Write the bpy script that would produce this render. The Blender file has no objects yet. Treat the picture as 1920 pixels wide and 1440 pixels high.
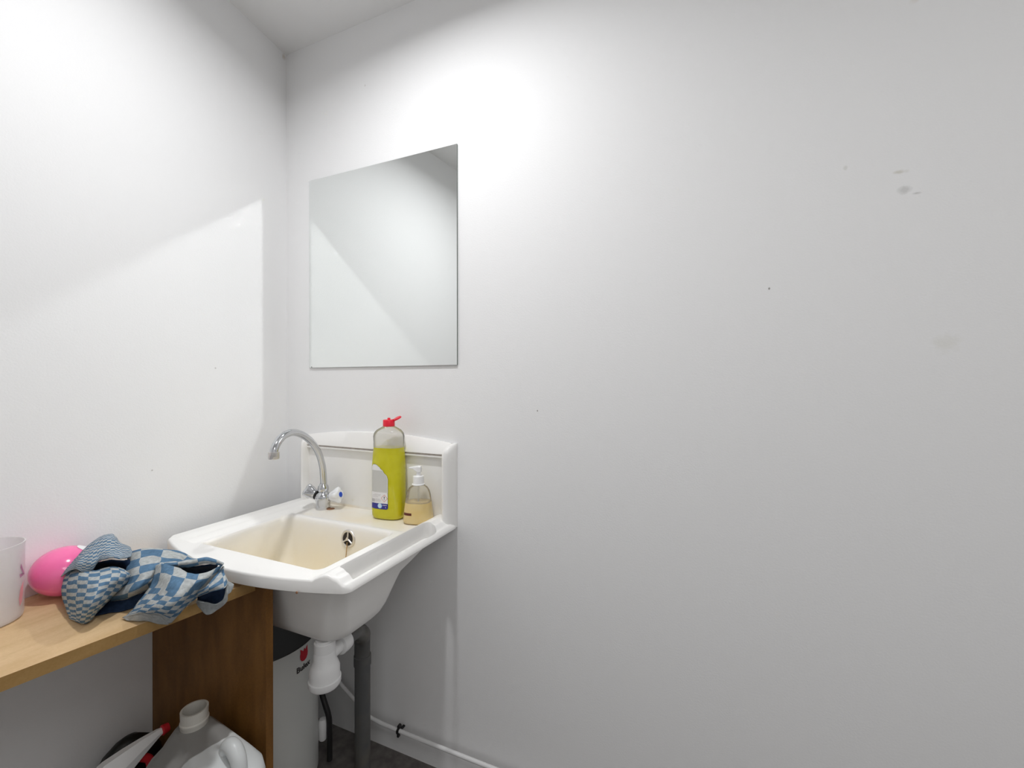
import bpy, bmesh, math, random
from mathutils import Vector, Matrix
random.seed(4)
S = bpy.context.scene
COL = S.collection
PI = math.pi

# ------------------------------------------------------------------ camera, light, exposure
cam_d = bpy.data.cameras.new('camera')
cam_d.sensor_fit = 'HORIZONTAL'; cam_d.sensor_width = 36.0
cam_d.lens = 796.03 / 1920 * 36
cam_d.clip_start = 0.02
cam = bpy.data.objects.new('camera', cam_d); COL.objects.link(cam)
cam.location = (0, -1.1386, 1.22)
cam.rotation_euler = (math.radians(90 - 0.18), 0, math.radians(23.19))
S.camera = cam

W = bpy.data.worlds.new('world'); S.world = W; W.use_nodes = True
W.node_tree.nodes['Background'].inputs[0].default_value = (0.93, 0.96, 1.0, 1)
W.node_tree.nodes['Background'].inputs[1].default_value = 0.62     # added ambient fill, shut out by the closed room shell

LAMP = (-0.665, -0.593, 2.436)
ld = bpy.data.lights.new('ceiling_lamp_light', 'AREA'); ld.shape = 'DISK'; ld.size = 0.075; ld.spread = math.radians(163)
ld.energy = 9.6; ld.color = (0.985, 0.99, 1.0)
lo = bpy.data.objects.new('ceiling_lamp_light', ld); COL.objects.link(lo); lo.location = LAMP

FILL_PANEL = (0.85, -1.35, 2.42)
pd = bpy.data.lights.new('added_fill_light', 'AREA'); pd.shape = 'RECTANGLE'; pd.size = 1.2; pd.size_y = 0.6  # added fill light, evens out the walls and lifts the right side
pd.energy = 10.0; pd.color = (1.0, 0.992, 0.975)
po = bpy.data.objects.new('added_fill_light', pd); COL.objects.link(po); po.location = FILL_PANEL

S.view_settings.view_transform = 'Standard'; S.view_settings.look = 'None'
S.view_settings.exposure = 0.0; S.view_settings.gamma = 1.0
try: S.view_settings.use_curve_mapping = False
except Exception: pass
cy = S.cycles
cy.use_denoising = True
try: cy.denoiser = 'OPENIMAGEDENOISE'; cy.denoising_input_passes = 'RGB_ALBEDO_NORMAL'; cy.denoising_prefilter = 'ACCURATE'
except Exception: pass
cy.use_adaptive_sampling = False
cy.max_bounces = 10; cy.diffuse_bounces = 6; cy.glossy_bounces = 5; cy.transparent_max_bounces = 16
cy.caustics_reflective = True; cy.blur_glossy = 0.0
cy.sample_clamp_indirect = 0.0
try: cy.use_guiding = True; cy.use_surface_guiding = True
except Exception: pass

# ------------------------------------------------------------------ materials
def mat(name, col=(.8, .8, .8), rough=.5, metal=0, spec=.5, noise=None, bump=None, coat=0, trans=0, ior=1.45, alpha=1, sss=0):
    m = bpy.data.materials.new(name); m.use_nodes = True
    nt = m.node_tree; b = nt.nodes['Principled BSDF']
    b.inputs['Base Color'].default_value = (*col, 1)
    b.inputs['Roughness'].default_value = rough; b.inputs['Metallic'].default_value = metal
    b.inputs['Specular IOR Level'].default_value = spec
    b.inputs['Coat Weight'].default_value = coat
    b.inputs['Transmission Weight'].default_value = trans; b.inputs['IOR'].default_value = ior
    b.inputs['Alpha'].default_value = alpha
    if sss:
        b.inputs['Subsurface Weight'].default_value = sss
        b.inputs['Subsurface Radius'].default_value = (.02, .02, .015)
    tc = nt.nodes.new('ShaderNodeTexCoord')
    if noise:
        sc, c2, lo_, hi = noise[:4]
        n = nt.nodes.new('ShaderNodeTexNoise'); n.inputs['Scale'].default_value = sc; n.inputs['Detail'].default_value = 5
        src = tc.outputs['Object']
        if len(noise) > 4:
            mp = nt.nodes.new('ShaderNodeMapping'); mp.inputs['Scale'].default_value = noise[4]
            nt.links.new(src, mp.inputs[0]); src = mp.outputs[0]
        nt.links.new(src, n.inputs['Vector'])
        r = nt.nodes.new('ShaderNodeValToRGB')
        r.color_ramp.elements[0].position = lo_; r.color_ramp.elements[0].color = (*col, 1)
        r.color_ramp.elements[1].position = hi; r.color_ramp.elements[1].color = (*c2, 1)
        nt.links.new(n.outputs['Fac'], r.inputs[0]); nt.links.new(r.outputs[0], b.inputs['Base Color'])
    if bump:
        n = nt.nodes.new('ShaderNodeTexNoise'); n.inputs['Scale'].default_value = bump[0]; n.inputs['Detail'].default_value = 3
        nt.links.new(tc.outputs['Object'], n.inputs['Vector'])
        bp = nt.nodes.new('ShaderNodeBump'); bp.inputs['Strength'].default_value = bump[1]; bp.inputs['Distance'].default_value = .002
        nt.links.new(n.outputs['Fac'], bp.inputs['Height']); nt.links.new(bp.outputs[0], b.inputs['Normal'])
    return m

def add_marks(m, base, marks):
    """small scuffs and stains with a place of their own on a painted wall: (x, y, z, radius, colour, strength, stretch)"""
    nt = m.node_tree; b = nt.nodes['Principled BSDF']
    geo = nt.nodes.new('ShaderNodeNewGeometry')
    nz = nt.nodes.new('ShaderNodeTexNoise'); nz.inputs['Scale'].default_value = 60
    nt.links.new(geo.outputs['Position'], nz.inputs['Vector'])
    cur = nt.nodes.new('ShaderNodeRGB'); cur.outputs[0].default_value = (*base, 1); cur = cur.outputs[0]
    for (x, y, z, r, c, s, st) in marks:
        sub = nt.nodes.new('ShaderNodeVectorMath'); sub.operation = 'SUBTRACT'; sub.inputs[1].default_value = (x, y, z)
        nt.links.new(geo.outputs['Position'], sub.inputs[0])
        sc = nt.nodes.new('ShaderNodeVectorMath'); sc.operation = 'MULTIPLY'; sc.inputs[1].default_value = (1 / (r * st), 1 / (r * st), 1 / r)
        nt.links.new(sub.outputs[0], sc.inputs[0])
        ln = nt.nodes.new('ShaderNodeVectorMath'); ln.operation = 'LENGTH'; nt.links.new(sc.outputs[0], ln.inputs[0])
        ad = nt.nodes.new('ShaderNodeMath'); ad.operation = 'MULTIPLY_ADD'; ad.inputs[1].default_value = 1.6; 
        nt.links.new(nz.outputs['Fac'], ad.inputs[0]); nt.links.new(ln.outputs['Value'], ad.inputs[2])
        mr = nt.nodes.new('ShaderNodeMapRange'); mr.inputs[1].default_value = 1.2; mr.inputs[2].default_value = 1.9
        mr.inputs[3].default_value = s; mr.inputs[4].default_value = 0
        nt.links.new(ad.outputs[0], mr.inputs[0])
        mx = nt.nodes.new('ShaderNodeMixRGB'); mx.inputs[2].default_value = (*c, 1)
        nt.links.new(mr.outputs[0], mx.inputs[0]); nt.links.new(cur, mx.inputs[1]); cur = mx.outputs[0]
    nt.links.new(cur, b.inputs['Base Color'])

WALLC = (.862, .862, .865)
M = {}
M['wall_back'] = mat('white_wall_paint', WALLC, .62, spec=.25, bump=(240, .12))
add_marks(M['wall_back'], WALLC, [(.160, 0, 1.438, .0035, (.25, .24, .22), .9, .6), (-.409, 0, 1.140, .0028, (.3, .28, .26), .9, .7),
    (.403, 0, 1.622, .009, (.55, .55, .54), .6, 1.3), (.397, 0, 1.661, .005, (.6, .58, .5), .6, 2.5), (.424, 0, 1.612, .003, (.5, .5, .48), .6, 3),
    (.303, 0, 1.688, .005, (.6, .6, .55), .4, 1), (-1.034, 0, 2.235, .004, (.55, .53, .5), .6, .6), (.47, 0, 1.30, .02, (.72, .71, .64), .3, 1.2),
    (.30, 0, 2.10, .02, (.72, .71, .62), .35, 1.1), (.42, 0, 2.02, .014, (.74, .66, .58), .35, 1.0)])
M['wall_left'] = mat('white_side_wall_paint', WALLC, .62, spec=.25, bump=(240, .12))
add_marks(M['wall_left'], WALLC, [(-1.373, -.285, 1.266, .0035, (.45, .43, .42), .8, 1), (-1.347, -.467, .983, .003, (.5, .48, .46), .8, 1),
    (-1.41, -.012, 2.44, .012, (.62, .55, .47), .6, .8)])
M['ceiling'] = mat('white_ceiling_paint', (.84, .84, .84), .8, spec=.1, bump=(200, .1))
M['floor'] = mat('dark_speckled_floor', (.10, .09, .085), .55, noise=(35, (.17, .155, .145), .35, .7))
M['mirror'] = mat('mirror_silver', (.90, .925, .915), 0.0, metal=1)
M['mirror_edge'] = mat('cut_glass_edge', (.16, .19, .17), .25)
M['basin'] = mat('white_basin_resin', (.86, .85, .83), .32, spec=.4, coat=.15)
M['basin_inside'] = mat('stained_basin_resin', (.86, .85, .83), .32, spec=.4, coat=.15)
M['trim_dirt'] = mat('grimy_seam', (.36, .32, .29), .6, noise=(60, (.50, .45, .41), .3, .7))
M['chrome'] = mat('chrome', (.60, .61, .63), .12, metal=1)
M['chrome_dull'] = mat('limescaled_chrome', (.70, .68, .66), .38, metal=1, bump=(180, .5))
M['black_rubber'] = mat('black_rubber', (.015, .015, .015), .5)
M['dark_hole'] = mat('dark_overflow_opening', (.02, .015, .012), .7)
M['brass'] = mat('tarnished_chain', (.52, .36, .18), .4, metal=.8)
M['rust'] = mat('rust_stain', (.30, .15, .08), .8)
M['acrylic'] = mat('clear_handle_plastic', (.82, .83, .85), .12, spec=.6, coat=.6)
M['blue'] = mat('blue_cold_marker', (.01, .07, .55), .3)
M['red'] = mat('red_cap_plastic', (.80, .015, .04), .33)
M['red_dark'] = mat('dark_red_plastic', (.55, .02, .03), .4)
M['white_plastic'] = mat('white_plastic', (.86, .86, .86), .32)
M['pipe_white'] = mat('white_pipe_plastic', (.78, .78, .78), .35)
M['pipe_grey'] = mat('grey_waste_pipe_plastic', (.10, .103, .105), .5, noise=(14, (.15, .14, .12), .4, .75))
M['pink'] = mat('glossy_pink_plastic', (.96, .17, .42), .16, coat=.5, sss=.15)
M['heater'] = mat('white_enamel', (.66, .67, .65), .35)
M['heater_top'] = mat('black_heater_top', (.012, .012, .012), .5)
M['logo_red'] = mat('red_logo', (.55, .01, .03), .5)
M['logo_black'] = mat('black_lettering', (.03, .02, .02), .6)
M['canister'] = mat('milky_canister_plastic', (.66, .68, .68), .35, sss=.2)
M['canister_label'] = mat('grey_canister_label', (.30, .30, .29), .5)
M['black_bag'] = mat('black_plastic', (.012, .013, .012), .45, bump=(30, .6))
M['lab_white'] = mat('label_white', (.80, .79, .80), .45)
M['lab_grey'] = mat('label_grey_panel', (.56, .56, .54), .45)
M['lab_edge'] = mat('label_dark_outline', (.10, .11, .04), .5)
M['lab_blue'] = mat('label_navy', (.025, .025, .24), .4)
M['lab_lblue'] = mat('label_light_blue', (.35, .62, .85), .4)
M['lab_red'] = mat('label_red', (.70, .25, .20), .5)
M['lab_black'] = mat('label_black', (.03, .03, .03), .5)
M['lab_text'] = mat('label_grey_print', (.48, .46, .47), .5)
M['lab_brown'] = mat('brown_bar', (.11, .02, .01), .5)
M['lab_pink'] = mat('pale_pink_print', (.80, .35, .38), .5)
M['lab_mauve'] = mat('mauve_print', (.42, .20, .32), .5)

def wood(name, a, b_, scale=(1, 1, 1)):
    m = mat(name, a, .5, spec=.3)
    nt = m.node_tree; b = nt.nodes['Principled BSDF']
    tc = nt.nodes.new('ShaderNodeTexCoord'); mp = nt.nodes.new('ShaderNodeMapping'); mp.inputs['Scale'].default_value = scale
    n1 = nt.nodes.new('ShaderNodeTexNoise'); n1.inputs['Scale'].default_value = 9; n1.inputs['Detail'].default_value = 8
    n2 = nt.nodes.new('ShaderNodeTexNoise'); n2.inputs['Scale'].default_value = 260; n2.inputs['Detail'].default_value = 2
    nt.links.new(tc.outputs['Object'], mp.inputs[0]); nt.links.new(mp.outputs[0], n1.inputs['Vector']); nt.links.new(tc.outputs['Object'], n2.inputs['Vector'])
    ad = nt.nodes.new('ShaderNodeMath'); ad.operation = 'MULTIPLY_ADD'; ad.inputs[1].default_value = .35
    nt.links.new(n2.outputs['Fac'], ad.inputs[0]); nt.links.new(n1.outputs['Fac'], ad.inputs[2])
    r = nt.nodes.new('ShaderNodeValToRGB'); r.color_ramp.elements[0].position = .48; r.color_ramp.elements[1].position = .86
    r.color_ramp.elements[0].color = (*a, 1); r.color_ramp.elements[1].color = (*b_, 1)
    nt.links.new(ad.outputs[0], r.inputs[0]); nt.links.new(r.outputs[0], b.inputs['Base Color'])
    return m
M['wood_top'] = wood('pale_beech_board', (.66, .47, .27), (.56, .38, .20), (5, 1, 1))
M['wood_edge'] = wood('beech_edge_band', (.42, .26, .10), (.34, .20, .07), (5, 1, 4))
M['wood_panel'] = wood('brown_side_panel', (.25, .115, .028), (.16, .07, .016), (3, 3, .8))

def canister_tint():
    """the greyer half of the canister, with an irregular edge"""
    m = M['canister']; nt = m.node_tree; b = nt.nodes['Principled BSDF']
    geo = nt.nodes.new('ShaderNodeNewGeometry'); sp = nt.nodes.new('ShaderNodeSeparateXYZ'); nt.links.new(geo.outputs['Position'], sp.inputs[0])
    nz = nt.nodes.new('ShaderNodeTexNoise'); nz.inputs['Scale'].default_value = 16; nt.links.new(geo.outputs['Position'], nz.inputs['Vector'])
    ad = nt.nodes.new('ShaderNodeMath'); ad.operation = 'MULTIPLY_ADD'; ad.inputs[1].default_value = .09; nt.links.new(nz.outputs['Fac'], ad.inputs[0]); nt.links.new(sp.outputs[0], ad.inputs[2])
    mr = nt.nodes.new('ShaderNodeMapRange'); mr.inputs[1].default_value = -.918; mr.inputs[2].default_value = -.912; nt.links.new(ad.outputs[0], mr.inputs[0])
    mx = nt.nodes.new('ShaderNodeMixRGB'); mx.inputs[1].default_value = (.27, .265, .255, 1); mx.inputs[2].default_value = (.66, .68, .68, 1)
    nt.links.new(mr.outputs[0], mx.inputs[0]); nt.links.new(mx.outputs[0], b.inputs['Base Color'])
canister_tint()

def plastic_clear(name, col, a, rough=.12):
    """thin translucent plastic: part see-through, part diffuse, with a surface gloss"""
    m = bpy.data.materials.new(name); m.use_nodes = True; nt = m.node_tree
    for n in list(nt.nodes): nt.nodes.remove(n)
    o = nt.nodes.new('ShaderNodeOutputMaterial'); t = nt.nodes.new('ShaderNodeBsdfTransparent'); t.inputs[0].default_value = (*col, 1)
    d = nt.nodes.new('ShaderNodeBsdfDiffuse'); d.inputs[0].default_value = (*col, 1)
    tl = nt.nodes.new('ShaderNodeBsdfTranslucent'); tl.inputs[0].default_value = (*col, 1)
    m0 = nt.nodes.new('ShaderNodeMixShader'); m0.inputs[0].default_value = .5
    nt.links.new(d.outputs[0], m0.inputs[1]); nt.links.new(tl.outputs[0], m0.inputs[2])
    m1 = nt.nodes.new('ShaderNodeMixShader'); m1.inputs[0].default_value = a
    nt.links.new(t.outputs[0], m1.inputs[1]); nt.links.new(m0.outputs[0], m1.inputs[2])
    g = nt.nodes.new('ShaderNodeBsdfGlossy'); g.inputs['Roughness'].default_value = rough
    fr = nt.nodes.new('ShaderNodeFresnel'); fr.inputs[0].default_value = 1.2
    m2 = nt.nodes.new('ShaderNodeMixShader')
    nt.links.new(fr.outputs[0], m2.inputs[0]); nt.links.new(m1.outputs[0], m2.inputs[1]); nt.links.new(g.outputs[0], m2.inputs[2])
    nt.links.new(m2.outputs[0], o.inputs[0])
    return m
def liquid(name, c1, c2, tr):
    """filled part of a glossy bottle: coloured, slightly light-transmitting"""
    m = mat(name, c1, .14, spec=.5, noise=(22, c2, .35, .7), coat=.4); nt = m.node_tree; b = nt.nodes['Principled BSDF']
    o = nt.nodes['Material Output']; tl = nt.nodes.new('ShaderNodeBsdfTranslucent'); tl.inputs[0].default_value = (*c2, 1)
    x = nt.nodes.new('ShaderNodeMixShader'); x.inputs[0].default_value = tr
    nt.links.new(b.outputs[0], x.inputs[1]); nt.links.new(tl.outputs[0], x.inputs[2]); nt.links.new(x.outputs[0], o.inputs[0])
    return m
M['bottle_clear'] = plastic_clear('clear_bottle_plastic', (.94, .94, .93), .36)
M['soap_clear'] = plastic_clear('clear_dispenser_plastic', (.95, .94, .91), .24)
M['cup_clear'] = mat('frosted_cup_plastic', (.90, .87, .875), .35, alpha=.62)
M['dish_liquid'] = liquid('yellow_green_detergent', (.62, .58, .005), (.70, .66, .02), .15)
M['soap_liquid'] = liquid('amber_hand_soap', (.82, .62, .25), (.86, .70, .36), .2)

# the yellow dirt that sits in the bowl and on the deck
def stain(m, z0, z1, amount, colour, deck_only=False):
    nt = m.node_tree; b = nt.nodes['Principled BSDF']
    geo = nt.nodes.new('ShaderNodeNewGeometry'); sp = nt.nodes.new('ShaderNodeSeparateXYZ'); nt.links.new(geo.outputs['Position'], sp.inputs[0])
    nz = nt.nodes.new('ShaderNodeTexNoise'); nz.inputs['Scale'].default_value = 7; nz.inputs['Detail'].default_value = 6
    nt.links.new(geo.outputs['Position'], nz.inputs['Vector'])
    def mul(a, c):
        q = nt.nodes.new('ShaderNodeMath'); q.operation = 'MULTIPLY'; nt.links.new(a, q.inputs[0])
        if isinstance(c, float): q.inputs[1].default_value = c
        else: nt.links.new(c, q.inputs[1])
        return q.outputs[0]
    def ramp(src, a, c):
        n = nt.nodes.new('ShaderNodeMapRange'); n.inputs[1].default_value = a; n.inputs[2].default_value = c; nt.links.new(src, n.inputs[0]); return n.outputs[0]
    if deck_only:
        f = mul(mul(ramp(sp.outputs[1], -.175, -.13), ramp(sp.outputs[0], -.735, -.79)), mul(ramp(sp.outputs[0], -1.23, -1.17), ramp(sp.outputs[2], .785, .79)))
        f = mul(mul(f, ramp(sp.outputs[2], .804, .798)), ramp(nz.outputs['Fac'], .25, .7))
    else:
        ad = nt.nodes.new('ShaderNodeMath'); ad.operation = 'MULTIPLY_ADD'; ad.inputs[1].default_value = .10
        nt.links.new(nz.outputs['Fac'], ad.inputs[0]); nt.links.new(sp.outputs[2], ad.inputs[2])
        f = ramp(ad.outputs[0], z1, z0)
    f = mul(f, float(amount))
    mx = nt.nodes.new('ShaderNodeMixRGB'); mx.inputs[1].default_value = (.86, .85, .83, 1); mx.inputs[2].default_value = (*colour, 1)
    nt.links.new(f, mx.inputs[0]); nt.links.new(mx.outputs[0], b.inputs['Base Color'])
stain(M['basin'], 0, 0, .8, (.84, .74, .56), True)
stain(M['basin_inside'], .64, .86, .92, (.79, .67, .42))

# ------------------------------------------------------------------ mesh helpers
def finish(name, bm, m, parent=None, smooth=True, angle=40):
    bmesh.ops.recalc_face_normals(bm, faces=bm.faces)
    me = bpy.data.meshes.new(name); bm.to_mesh(me); bm.free()
    for mm in (m if isinstance(m, (list, tuple)) else [m]): me.materials.append(mm)
    if smooth:
        me.polygons.foreach_set('use_smooth', [True] * len(me.polygons))
        try: me.set_sharp_from_angle(angle=math.radians(angle))
        except Exception: pass
    o = bpy.data.objects.new(name, me); COL.objects.link(o)
    if parent is not None:
        o.parent = parent; o.matrix_parent_inverse = Matrix.Translation(-parent.location)
    return o
def box(bm, a, b, bev=0, mi=0):
    vs = [bm.verts.new((x, y, z)) for x in (a[0], b[0]) for y in (a[1], b[1]) for z in (a[2], b[2])]
    fs = [bm.faces.new([vs[i] for i in f]) for f in ((0, 1, 3, 2), (4, 6, 7, 5), (0, 4, 5, 1), (2, 3, 7, 6), (0, 2, 6, 4), (1, 5, 7, 3))]
    for f in fs: f.material_index = mi
    if bev:
        es = list({e for f in fs for e in f.edges})
        r = bmesh.ops.bevel(bm, geom=es, offset=bev, segments=3, profile=.5, affect='EDGES')
        for f in r['faces']: f.material_index = mi
def loft(bm, rings, cap0=True, cap1=True, mi=0, closed=True):
    R = [[bm.verts.new(p) for p in r] for r in rings]
    n = len(R[0]); fs = []
    for a, b in zip(R, R[1:]):
        for i in range(n if closed else n - 1):
            j = (i + 1) % n
            fs.append(bm.faces.new((a[i], a[j], b[j], b[i])))
    for flag, r in ((cap0, R[0]), (cap1, R[-1])):
        if flag:
            c = bm.verts.new(sum((v.co for v in r), Vector()) / n)
            for i in range(n): fs.append(bm.faces.new((r[i], r[(i + 1) % n], c)))
    for f in fs: f.material_index = mi
    return R
def lathe(bm, prof, c=(0, 0, 0), n=32, axis=Vector((0, 0, 1)), mi=0, cap=True):
    axis = Vector(axis).normalized(); q = Vector((0, 0, 1)).rotation_difference(axis); c = Vector(c)
    rings = [[c + q @ Vector((r * math.cos(2 * PI * i / n), r * math.sin(2 * PI * i / n), z)) for i in range(n)] for r, z in prof]
    loft(bm, rings, cap, cap, mi)
def smooth_path(pts, sub=8):
    pts = [Vector(p) for p in pts]; out = []
    for i in range(len(pts) - 1):
        p0 = pts[max(i - 1, 0)]; p1 = pts[i]; p2 = pts[i + 1]; p3 = pts[min(i + 2, len(pts) - 1)]
        for k in range(sub):
            t = k / sub
            out.append(.5 * ((2 * p1) + (p2 - p0) * t + (2 * p0 - 5 * p1 + 4 * p2 - p3) * t * t + (3 * p1 - p0 - 3 * p2 + p3) * t ** 3))
    out.append(pts[-1]); return out
def tube(bm, pts, r, n=16, mi=0, sub=8, smooth=True):
    P = smooth_path(pts, sub) if smooth else [Vector(p) for p in pts]
    if not callable(r): rr = lambda t, r=r: r
    else: rr = r
    up = None; rings = []
    for i, p in enumerate(P):
        t = (P[min(i + 1, len(P) - 1)] - P[max(i - 1, 0)]).normalized()
        if up is None: up = t.orthogonal().normalized()
        up = (up - t * up.dot(t)).normalized(); s = t.cross(up)
        R = rr(i / (len(P) - 1))
        rings.append([p + up * R * math.cos(2 * PI * k / n) + s * R * math.sin(2 * PI * k / n) for k in range(n)])
    loft(bm, rings, True, True, mi)
def thing(name, loc, label, cat, group=None):
    o = bpy.data.objects.new(name, None); COL.objects.link(o); o.location = loc; o.empty_display_size = .05
    o['label'] = label; o['category'] = cat
    if group: o['group'] = group
    return o
def tag(o, label, cat, group=None):
    o['label'] = label; o['category'] = cat
    if group: o['group'] = group
    return o
def struct(o): o['kind'] = 'structure'; return o
def sstep(a, b, x):
    t = max(0, min(1, (x - a) / (b - a))); return t * t * (3 - 2 * t)
def interp(tab, x):
    if x <= tab[0][0]: return tab[0][1]
    for (a, va), (b, vb) in zip(tab, tab[1:]):
        if x <= b: return va + (vb - va) * sstep(a, b, x)
    return tab[-1][1]
def text_mesh(name, body, size, m, parent, place, bold=0.0):
    """lettering as a thin mesh; place maps (u, v, w) of the text to the world"""
    cu = bpy.data.curves.new('lettering', 'FONT'); cu.body = body; cu.size = size; cu.extrude = .0004; cu.offset = bold; cu.resolution_u = 3
    to = bpy.data.objects.new('lettering', cu); COL.objects.link(to)
    bpy.context.view_layer.update()
    me = bpy.data.meshes.new_from_object(to.evaluated_get(bpy.context.evaluated_depsgraph_get()))
    bpy.data.objects.remove(to); bpy.data.curves.remove(cu)
    for v in me.vertices: v.co = place(v.co.x, v.co.y, v.co.z)
    me.name = name; me.materials.clear(); me.materials.append(m)
    o = bpy.data.objects.new(name, me); COL.objects.link(o)
    o.parent = parent; o.matrix_parent_inverse = Matrix.Translation(-parent.location)
    return o

# ------------------------------------------------------------------ room shell
XC, ZC, TD = -1.4132, 2.453, math.tan(0.1416)         # corner, ceiling height, slant of the left wall
def wx(y): return XC - TD * y                          # x of the left wall at depth y (y negative)
XR, YB = 1.75, -2.1
def slab(name, pts, z0, z1, m):
    bm = bmesh.new(); loft(bm, [[(x, y, z0) for x, y in pts], [(x, y, z1) for x, y in pts]]); return struct(finish(name, bm, m, smooth=False))
slab('floor', [(XC - .3, .1), (XR, .1), (XR, YB), (XC - .3, YB)], -.1, 0, M['floor'])
slab('ceiling', [(XC - .3, .1), (XR, .1), (XR, YB), (XC - .3, YB)], ZC, ZC + .1, M['ceiling'])
slab('wall_back', [(XC - .12, 0), (XR, 0), (XR, .1), (XC - .12, .1)], 0, ZC, M['wall_back'])
slab('wall_left', [(XC, 0), (XC - .1, 0), (wx(YB) - .1, YB), (wx(YB), YB)], 0, ZC, M['wall_left'])
slab('wall_right', [(XR, 0), (XR + .1, 0), (XR + .1, YB), (XR, YB)], 0, ZC, M['wall_left'])
slab('wall_front', [(wx(YB) - .1, YB), (XR + .1, YB), (XR + .1, YB - .1), (wx(YB) - .1, YB - .1)], 0, ZC, M['wall_left'])

# made-up fill panel, added further along the ceiling (out of frame)
t = thing('added_fill_panel', (FILL_PANEL[0], FILL_PANEL[1], ZC), 'added rectangular fill light panel on the ceiling away from the washbasin', 'lamp')
bm = bmesh.new(); box(bm, (FILL_PANEL[0] - .62, FILL_PANEL[1] - .32, ZC - .02), (FILL_PANEL[0] + .62, FILL_PANEL[1] + .32, ZC), .002); finish('fill_panel_frame', bm, M['white_plastic'], t, smooth=False)
# ceiling lamp above the basin (out of frame)
t = thing('ceiling_lamp', (LAMP[0], LAMP[1], ZC), 'small round white ceiling lamp above the washbasin', 'lamp')
bm = bmesh.new(); lathe(bm, [(.085, 0), (.085, -.008), (.075, -.014), (.062, -.014), (.062, -.002)], (LAMP[0], LAMP[1], ZC)); finish('lamp_ring', bm, M['white_plastic'], t)

# ------------------------------------------------------------------ mirror
t = thing('wall_mirror', (-.9795, 0, 1.2744), 'frameless rectangular mirror fixed on the white wall above the washbasin', 'mirror')
ML, MR, MT, MB_ = -1.2898, -.6691, 1.9538, 1.2744
bm = bmesh.new(); box(bm, (ML, -.0058, MB_), (MR, -.0008, MT), .0006)
for f in bm.faces:
    n = f.normal if f.normal.length else f.calc_center_median()
bmesh.ops.recalc_face_normals(bm, faces=bm.faces)
for f in bm.faces: f.material_index = 0 if f.normal.y < -.9 else 1
finish('mirror_glass', bm, [M['mirror'], M['mirror_edge']], t, smooth=False)
bm = bmesh.new(); box(bm, (ML + .01, -.0062, MB_ + .0005), (ML + .013, -.0058, MB_ + .004)); finish('edge_chip', bm, M['mirror_edge'], t, smooth=False)

# ------------------------------------------------------------------ washbasin
BX = -.991
basin = thing('washbasin', (BX, 0, .60), 'white resin laundry basin with bowed front and tall splashback, stained yellow inside', 'washbasin')
ROLL = [(0, .782), (.010, .790), (.028, .803), (.042, .811), (.053, .812), (.064, .807), (.076, .799)]
LEFT = [(0, .8035), (.03, .803), (.06, .798), (.09, .791), (.11, .788)]
def deck(x, y):
    X = x - BX
    base = .793 + .007 * sstep(-.150, -.160, y)
    base = base if y > -.2 else .80
    z = base
    dl = X + .32; dr = .32 - X
    if dl < .12:
        lv = interp(LEFT, dl)
        w = sstep(.12, .10, dl) * sstep(-.448, -.436, y)
        z = z * (1 - w) + lv * w
    if dr < .1:
        w = sstep(.084, .070, dr); z = z * (1 - w) + max(interp(ROLL, dr), 0) * w
    return z
def rrect(x0, x1, y0, y1, r, ns=70, nc=9, bow=0):
    """outline starting at back-left going right; y1 = back, y0 = front; r = radius front, back uses r too"""
    pts = []
    cor = [((x1 - r, y1 - r), 90, 0), ((x1 - r, y0 + r), 0, -90), ((x0 + r, y0 + r), -90, -180), ((x0 + r, y1 - r), 180, 90)]
    st = [((x0 + r, y1), (x1 - r, y1)), ((x1, y1 - r), (x1, y0 + r)), ((x1 - r, y0), (x0 + r, y0)), ((x0, y0 + r), (x0, y1 - r))]
    for (a, b), (c, a0, a1) in zip(st, cor):
        for k in range(ns):
            t_ = k / ns; pts.append([a[0] + (b[0] - a[0]) * t_, a[1] + (b[1] - a[1]) * t_])
        for k in range(nc):
            t_ = math.radians(a0 + (a1 - a0) * k / nc); pts.append([c[0] + r * math.cos(t_), c[1] + r * math.sin(t_)])
    xm, hw, ym = (x0 + x1) / 2, (x1 - x0) / 2, (y0 + y1) / 2
    if bow:
        for p in pts:
            if p[1] < ym:
                p[1] -= bow * (1 - ((p[0] - xm) / hw) ** 2) * sstep(ym, y0, p[1])
    return pts
def z3(pts, z): return [(x, y, z) for x, y in pts]
def ring_z(pts, f): return [(x, y, f(x, y)) for x, y in pts]
X0, X1, YF = BX - .32, BX + .32, -.452
outer = rrect(X0, X1, YF, -.0005, .014, bow=.062)
outer_in = rrect(X0 + .004, X1 - .004, YF + .004, -.004, .013, bow=.062)
opening = rrect(-1.200, -.768, -.440, -.172, .022)
rings = []
# underside of the bowl, from the drain outwards and up
for s in (.08, .4, .8): rings.append(z3([[-.985 + (x + .985) * s, -.30 + (y + .30) * s] for x, y in rrect(-1.19, -.782, -.380, -.225, .05)], .600))
rings.append(z3(rrect(-1.198, -.774, -.388, -.216, .05), .603))
rings.append(z3(rrect(-1.206, -.766, -.396, -.205, .05), .612))
rings.append(z3(rrect(-1.212, -.758, -.404, -.196, .045), .630))
rings.append(z3(rrect(-1.222, -.742, -.415, -.180, .04), .680))
rings.append(z3(rrect(-1.227, -.734, -.421, -.166, .04), .706))
rings.append(z3(rrect(-1.234, -.722, -.428, -.115, .035), .730))
rings.append(z3(rrect(-1.242, -.706, -.436, -.050, .03), .764))
rings.append(z3(rrect(-1.246, -.702, -.440, -.035, .03), .770))
rings.append(z3(outer_in, .770))
rings.append(z3(outer, .773))
rings.append(ring_z(outer, lambda x, y: deck(x, y) - .005))
for k in (.0035, .0015): pass
rings.append(ring_z([[a[0] * .6 + b[0] * .4, a[1] * .6 + b[1] * .4] for a, b in zip(outer, outer_in)], lambda x, y: deck(x, y) - .0015))
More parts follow.
